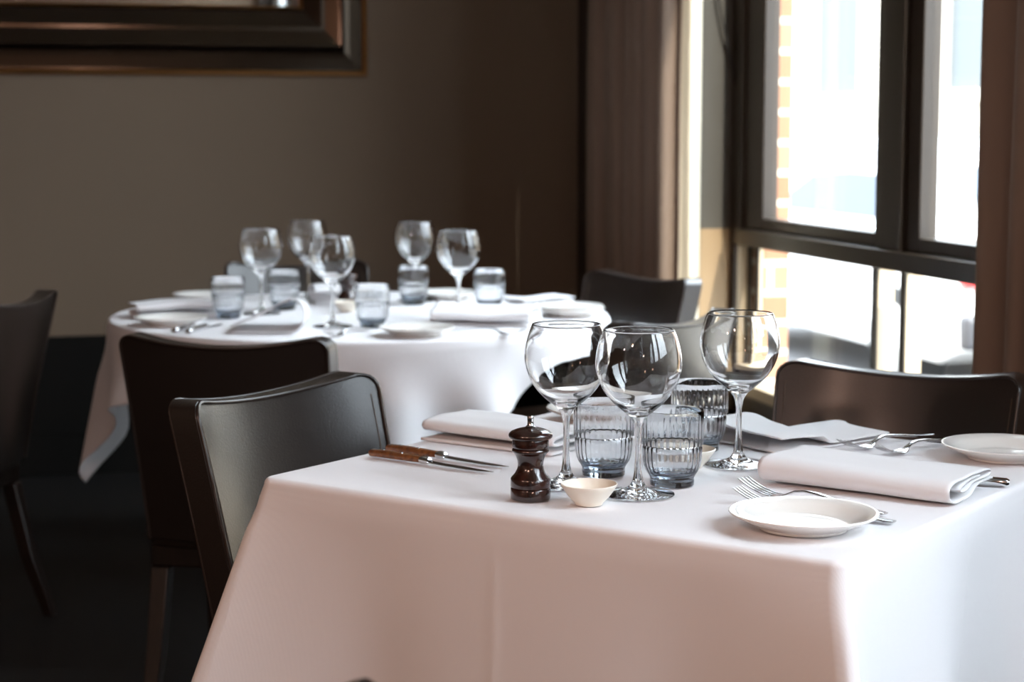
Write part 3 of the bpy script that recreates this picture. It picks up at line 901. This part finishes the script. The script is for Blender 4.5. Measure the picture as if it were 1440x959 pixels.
# ------------------------------------------------------------------ pendant lamps behind the camera (room light)
def make_pendant():
    root = thing('pendant_lamp')
    MB().lathe([(.02, .24), (.035, .22), (.06, .17), (.11, .09), (.15, .0), (.147, .0), (.107, .088), (.057, .168), (.032, .215), (0, .225), (0, .24)], 48).build('lamp_shade', 'shade', root, smooth=50)
    MB().lathe([(0, .02), (.02, .03), (.032, .06), (.028, .09), (.014, .12), (.012, .15), (0, .15)], 24).build('bulb', 'bulb', root, smooth=60)
    MB().tube([(0, 0, .235), (0, 0, ZC - 1.95)], .003, 6).build('flex', 'cord', root)
    return root
PN = make_pendant()
pend = [(-.55, .6), (-1.7, .9), (.4, -1.6)]
for i, (x, y) in enumerate(pend):
    o = PN if i == 0 else dup(PN)
    o.location = (x, y, 1.95); tag(o, 'dark metal pendant lamp with a warm bulb hanging in the front of the room', 'lamp', 'pendant lamps')
    L = bpy.data.lights.new('pendant_light', 'POINT'); L.energy = 20; L.color = (1.0, .63, .50); L.shadow_soft_size = .06
    lo = bpy.data.objects.new('pendant_light', L); COL.objects.link(lo); lo.location = (x, y, 1.93)

# ------------------------------------------------------------------ outside
GZ = -.25
struct('ground_street', MB().box(XW + .2, 60, -30, 70, GZ - .3, GZ), 'asphalt', smooth=0)
pv = MB().box(XW + .25, 4.1, -30, 70, GZ, GZ + .10); struct('ground_pavement', pv, 'paving', bevel=.01)
pr_ = MB().box(XW + .162, XW + .245, 5.29, 9.0, GZ, 3.1)
tag(pr_.build('brick_pier', 'brick', None, smooth=0), 'orange brick wall edge seen through the left window pane', 'brick wall')
bld = thing('outside_building', (9.5, 20, GZ)); tag(bld, 'pale rendered building across the street', 'building')
MB().box(0, 8, -16, 30, 0, 4.4).build('wall', 'facade', bld, smooth=0)
MB().box(-.06, 0, -16, 30, 0, 1.25).build('plinth', 'facade_tan', bld, smooth=0)
for k in range(10):
    y = -13.5 + k * 3.4
    for z in (1.75,):
        w = MB().box(-.10, -.001, y, y + 1.5, z, z + .12).box(-.10, -.001, y, y + 1.5, z + 1.7, z + 1.85).box(-.10, -.001, y, y + .1, z + .12, z + 1.7).box(-.10, -.001, y + 1.4, y + 1.5, z + .12, z + 1.7)
        w = w.build('window', 'facade', bld, smooth=0)
        MB().box(-.02, -.001, y + .1, y + 1.4, z + .12, z + 1.7).build('pane', 'shopglass', w, smooth=0)

def car(x, y, label):
    c = thing('outside_car', (x, y, GZ)); tag(c, label, 'car')
    W = 1.74; Lc = 4.25
    # side outline (y along length from rear, z up)
    low = [(0.0, .34), (.03, .62), (.10, .86), (.5, .93), (1.3, .94), (2.9, .93), (3.7, .84), (4.15, .72), (4.25, .55), (4.22, .30), (3.9, .24), (.25, .24)]
    cab = [(.16, .90), (.55, 1.30), (.95, 1.41), (1.7, 1.44), (2.3, 1.38), (3.1, .92)]
    def prism(pts, w0, w1, shrink=0.):
        mb = MB(); n = len(pts); zt = max(p[1] for p in pts); zb = min(p[1] for p in pts)
        vs = []
        for s in (0, 1):
            for (yy, zz) in pts:
                ins = shrink * (zz - zb) / (zt - zb)
                vs.append(((w0 + ins) if s == 0 else (w1 - ins), yy, zz))
        fs = [tuple(range(n))[::-1], tuple(range(n, 2 * n))]
        fs += [(k, (k + 1) % n, n + (k + 1) % n, n + k) for k in range(n)]
        return mb.add(vs, fs)
    prism(low, 0, W).build('body', 'carwhite', c, bevel=.04, smooth=40)
    prism(cab, .06, W - .06, .16).build('cabin', 'carwhite', c, bevel=.03, smooth=40)
    side = [(.42, .97), (.66, 1.17), (1.05, 1.21), (1.68, 1.22), (2.2, 1.19), (2.72, .97)]
    for s in (0, 1):
        vs = []
        for (yy, zz) in side:
            ins = .06 + .16 * (zz - .90) / .54
            X = ins - .006 if s == 0 else W - ins + .006
            vs.append((X, yy, zz))
        v2 = [(X + (.012 if s == 0 else -.012), yy, zz) for X, yy, zz in vs]
        n = len(vs)
        MB().add(vs + v2, [tuple(range(n)), tuple(range(n, 2 * n))[::-1]] + [(k, (k + 1) % n, n + (k + 1) % n, n + k) for k in range(n)]).build('side_window', 'carglass', c, smooth=0)
    MB().add([(.24, .245, .99), (W - .24, .245, .99), (W - .30, .50, 1.27), (.30, .50, 1.27), (.24, .225, 1.0), (W - .24, .225, 1.0), (W - .30, .48, 1.28), (.30, .48, 1.28)],
             [(0, 1, 2, 3), (4, 7, 6, 5), (0, 4, 5, 1), (1, 5, 6, 2), (2, 6, 7, 3), (3, 7, 4, 0)]).build('rear_window', 'carglass', c, smooth=0)
    for s in (.03, W - .25):
        MB().box(s, s + .22, -.01, .10, .66, .80).build('tail_lamp', 'tail', c, bevel=.015)
    MB().box(.02, W - .02, -.05, .12, .34, .52).build('bumper', 'bumper', c, bevel=.03)
    MB().box(W / 2 - .26, W / 2 + .26, -.062, -.052, .38, .49).build('number_plate', 'porcelain', c, smooth=0)
    for yy in (.75, 3.40):
        for s in (0.0, W - .2):
            wb = MB().lathe([(.20, -.1), (.29, -.1), (.315, -.085), (.32, -.04), (.32, .04), (.315, .085), (.29, .1), (.20, .1)], 40, closed=True).build('wheel', 'tyre', c, smooth=40)
            wb.rotation_euler = (0, PI / 2, 0); wb.location = (s + .1 - .004 if s == 0 else s + .1 + .004, yy, .32)
            MB().lathe([(0, -.06), (.205, -.07), (.205, .07), (0, .06)], 32).build('hub', 'hub', wb, smooth=40)
    return c
car(4.60, 8.62, 'white car parked outside, seen through both window panes')

# ------------------------------------------------------------------ light
w = bpy.data.worlds.new('sky'); scene.world = w; w.use_nodes = True
nt = w.node_tree; bg = nt.nodes['Background']
bg.inputs['Color'].default_value = (.80, .89, 1.0, 1)
tc = nt.nodes.new('ShaderNodeTexCoord'); sp = nt.nodes.new('ShaderNodeSeparateXYZ')       # overcast sky, brightest at the zenith
nt.links.new(tc.outputs['Generated'], sp.inputs[0])
mx = nt.nodes.new('ShaderNodeMath'); mx.operation = 'MAXIMUM'; mx.inputs[1].default_value = 0; nt.links.new(sp.outputs['Z'], mx.inputs[0])
ma = nt.nodes.new('ShaderNodeMath'); ma.operation = 'MULTIPLY_ADD'; ma.inputs[1].default_value = 9.0; ma.inputs[2].default_value = 2.0
nt.links.new(mx.outputs[0], ma.inputs[0]); nt.links.new(ma.outputs[0], bg.inputs['Strength'])
S = bpy.data.lights.new('sun', 'SUN'); S.energy = 4.0; S.angle = R(.6); S.color = (1, .93, .82)
so = bpy.data.objects.new('sun', S); COL.objects.link(so)
so.rotation_euler = Vector((.17, -.98, .84)).to_track_quat('Z', 'Y').to_euler()
for i, (a, b) in enumerate(WIN):
    P_ = bpy.data.lights.new('window_portal', 'AREA'); P_.shape = 'RECTANGLE'; P_.size = HEAD - SILL; P_.size_y = b - a
    P_.cycles.is_portal = True
    po = bpy.data.objects.new('window_portal', P_); COL.objects.link(po)
    po.location = (XW + .22, (a + b) / 2, (HEAD + SILL) / 2); po.rotation_euler = (0, PI / 2, 0)

# ------------------------------------------------------------------ camera
cam = bpy.data.cameras.new('camera'); co = bpy.data.objects.new('camera', cam); COL.objects.link(co)
cam.sensor_width = 36; cam.lens = 65.0; cam.clip_end = 200; cam.clip_start = .05
co.location = (0, 0, 1.249); co.rotation_euler = (R(90 - 6.658), 0, R(-14.46))
cam.dof.use_dof = True; cam.dof.focus_distance = 2.40; cam.dof.aperture_fstop = 5.6
scene.camera = co

vs = scene.view_settings
vs.view_transform = 'Standard'; vs.look = 'None'; vs.gamma = 1; vs.use_curve_mapping = False
vs.exposure = 1.15
cy = scene.cycles
cy.max_bounces = 14; cy.diffuse_bounces = 5; cy.glossy_bounces = 6; cy.transmission_bounces = 14; cy.transparent_max_bounces = 16
cy.sample_clamp_indirect = 6; cy.use_denoising = True
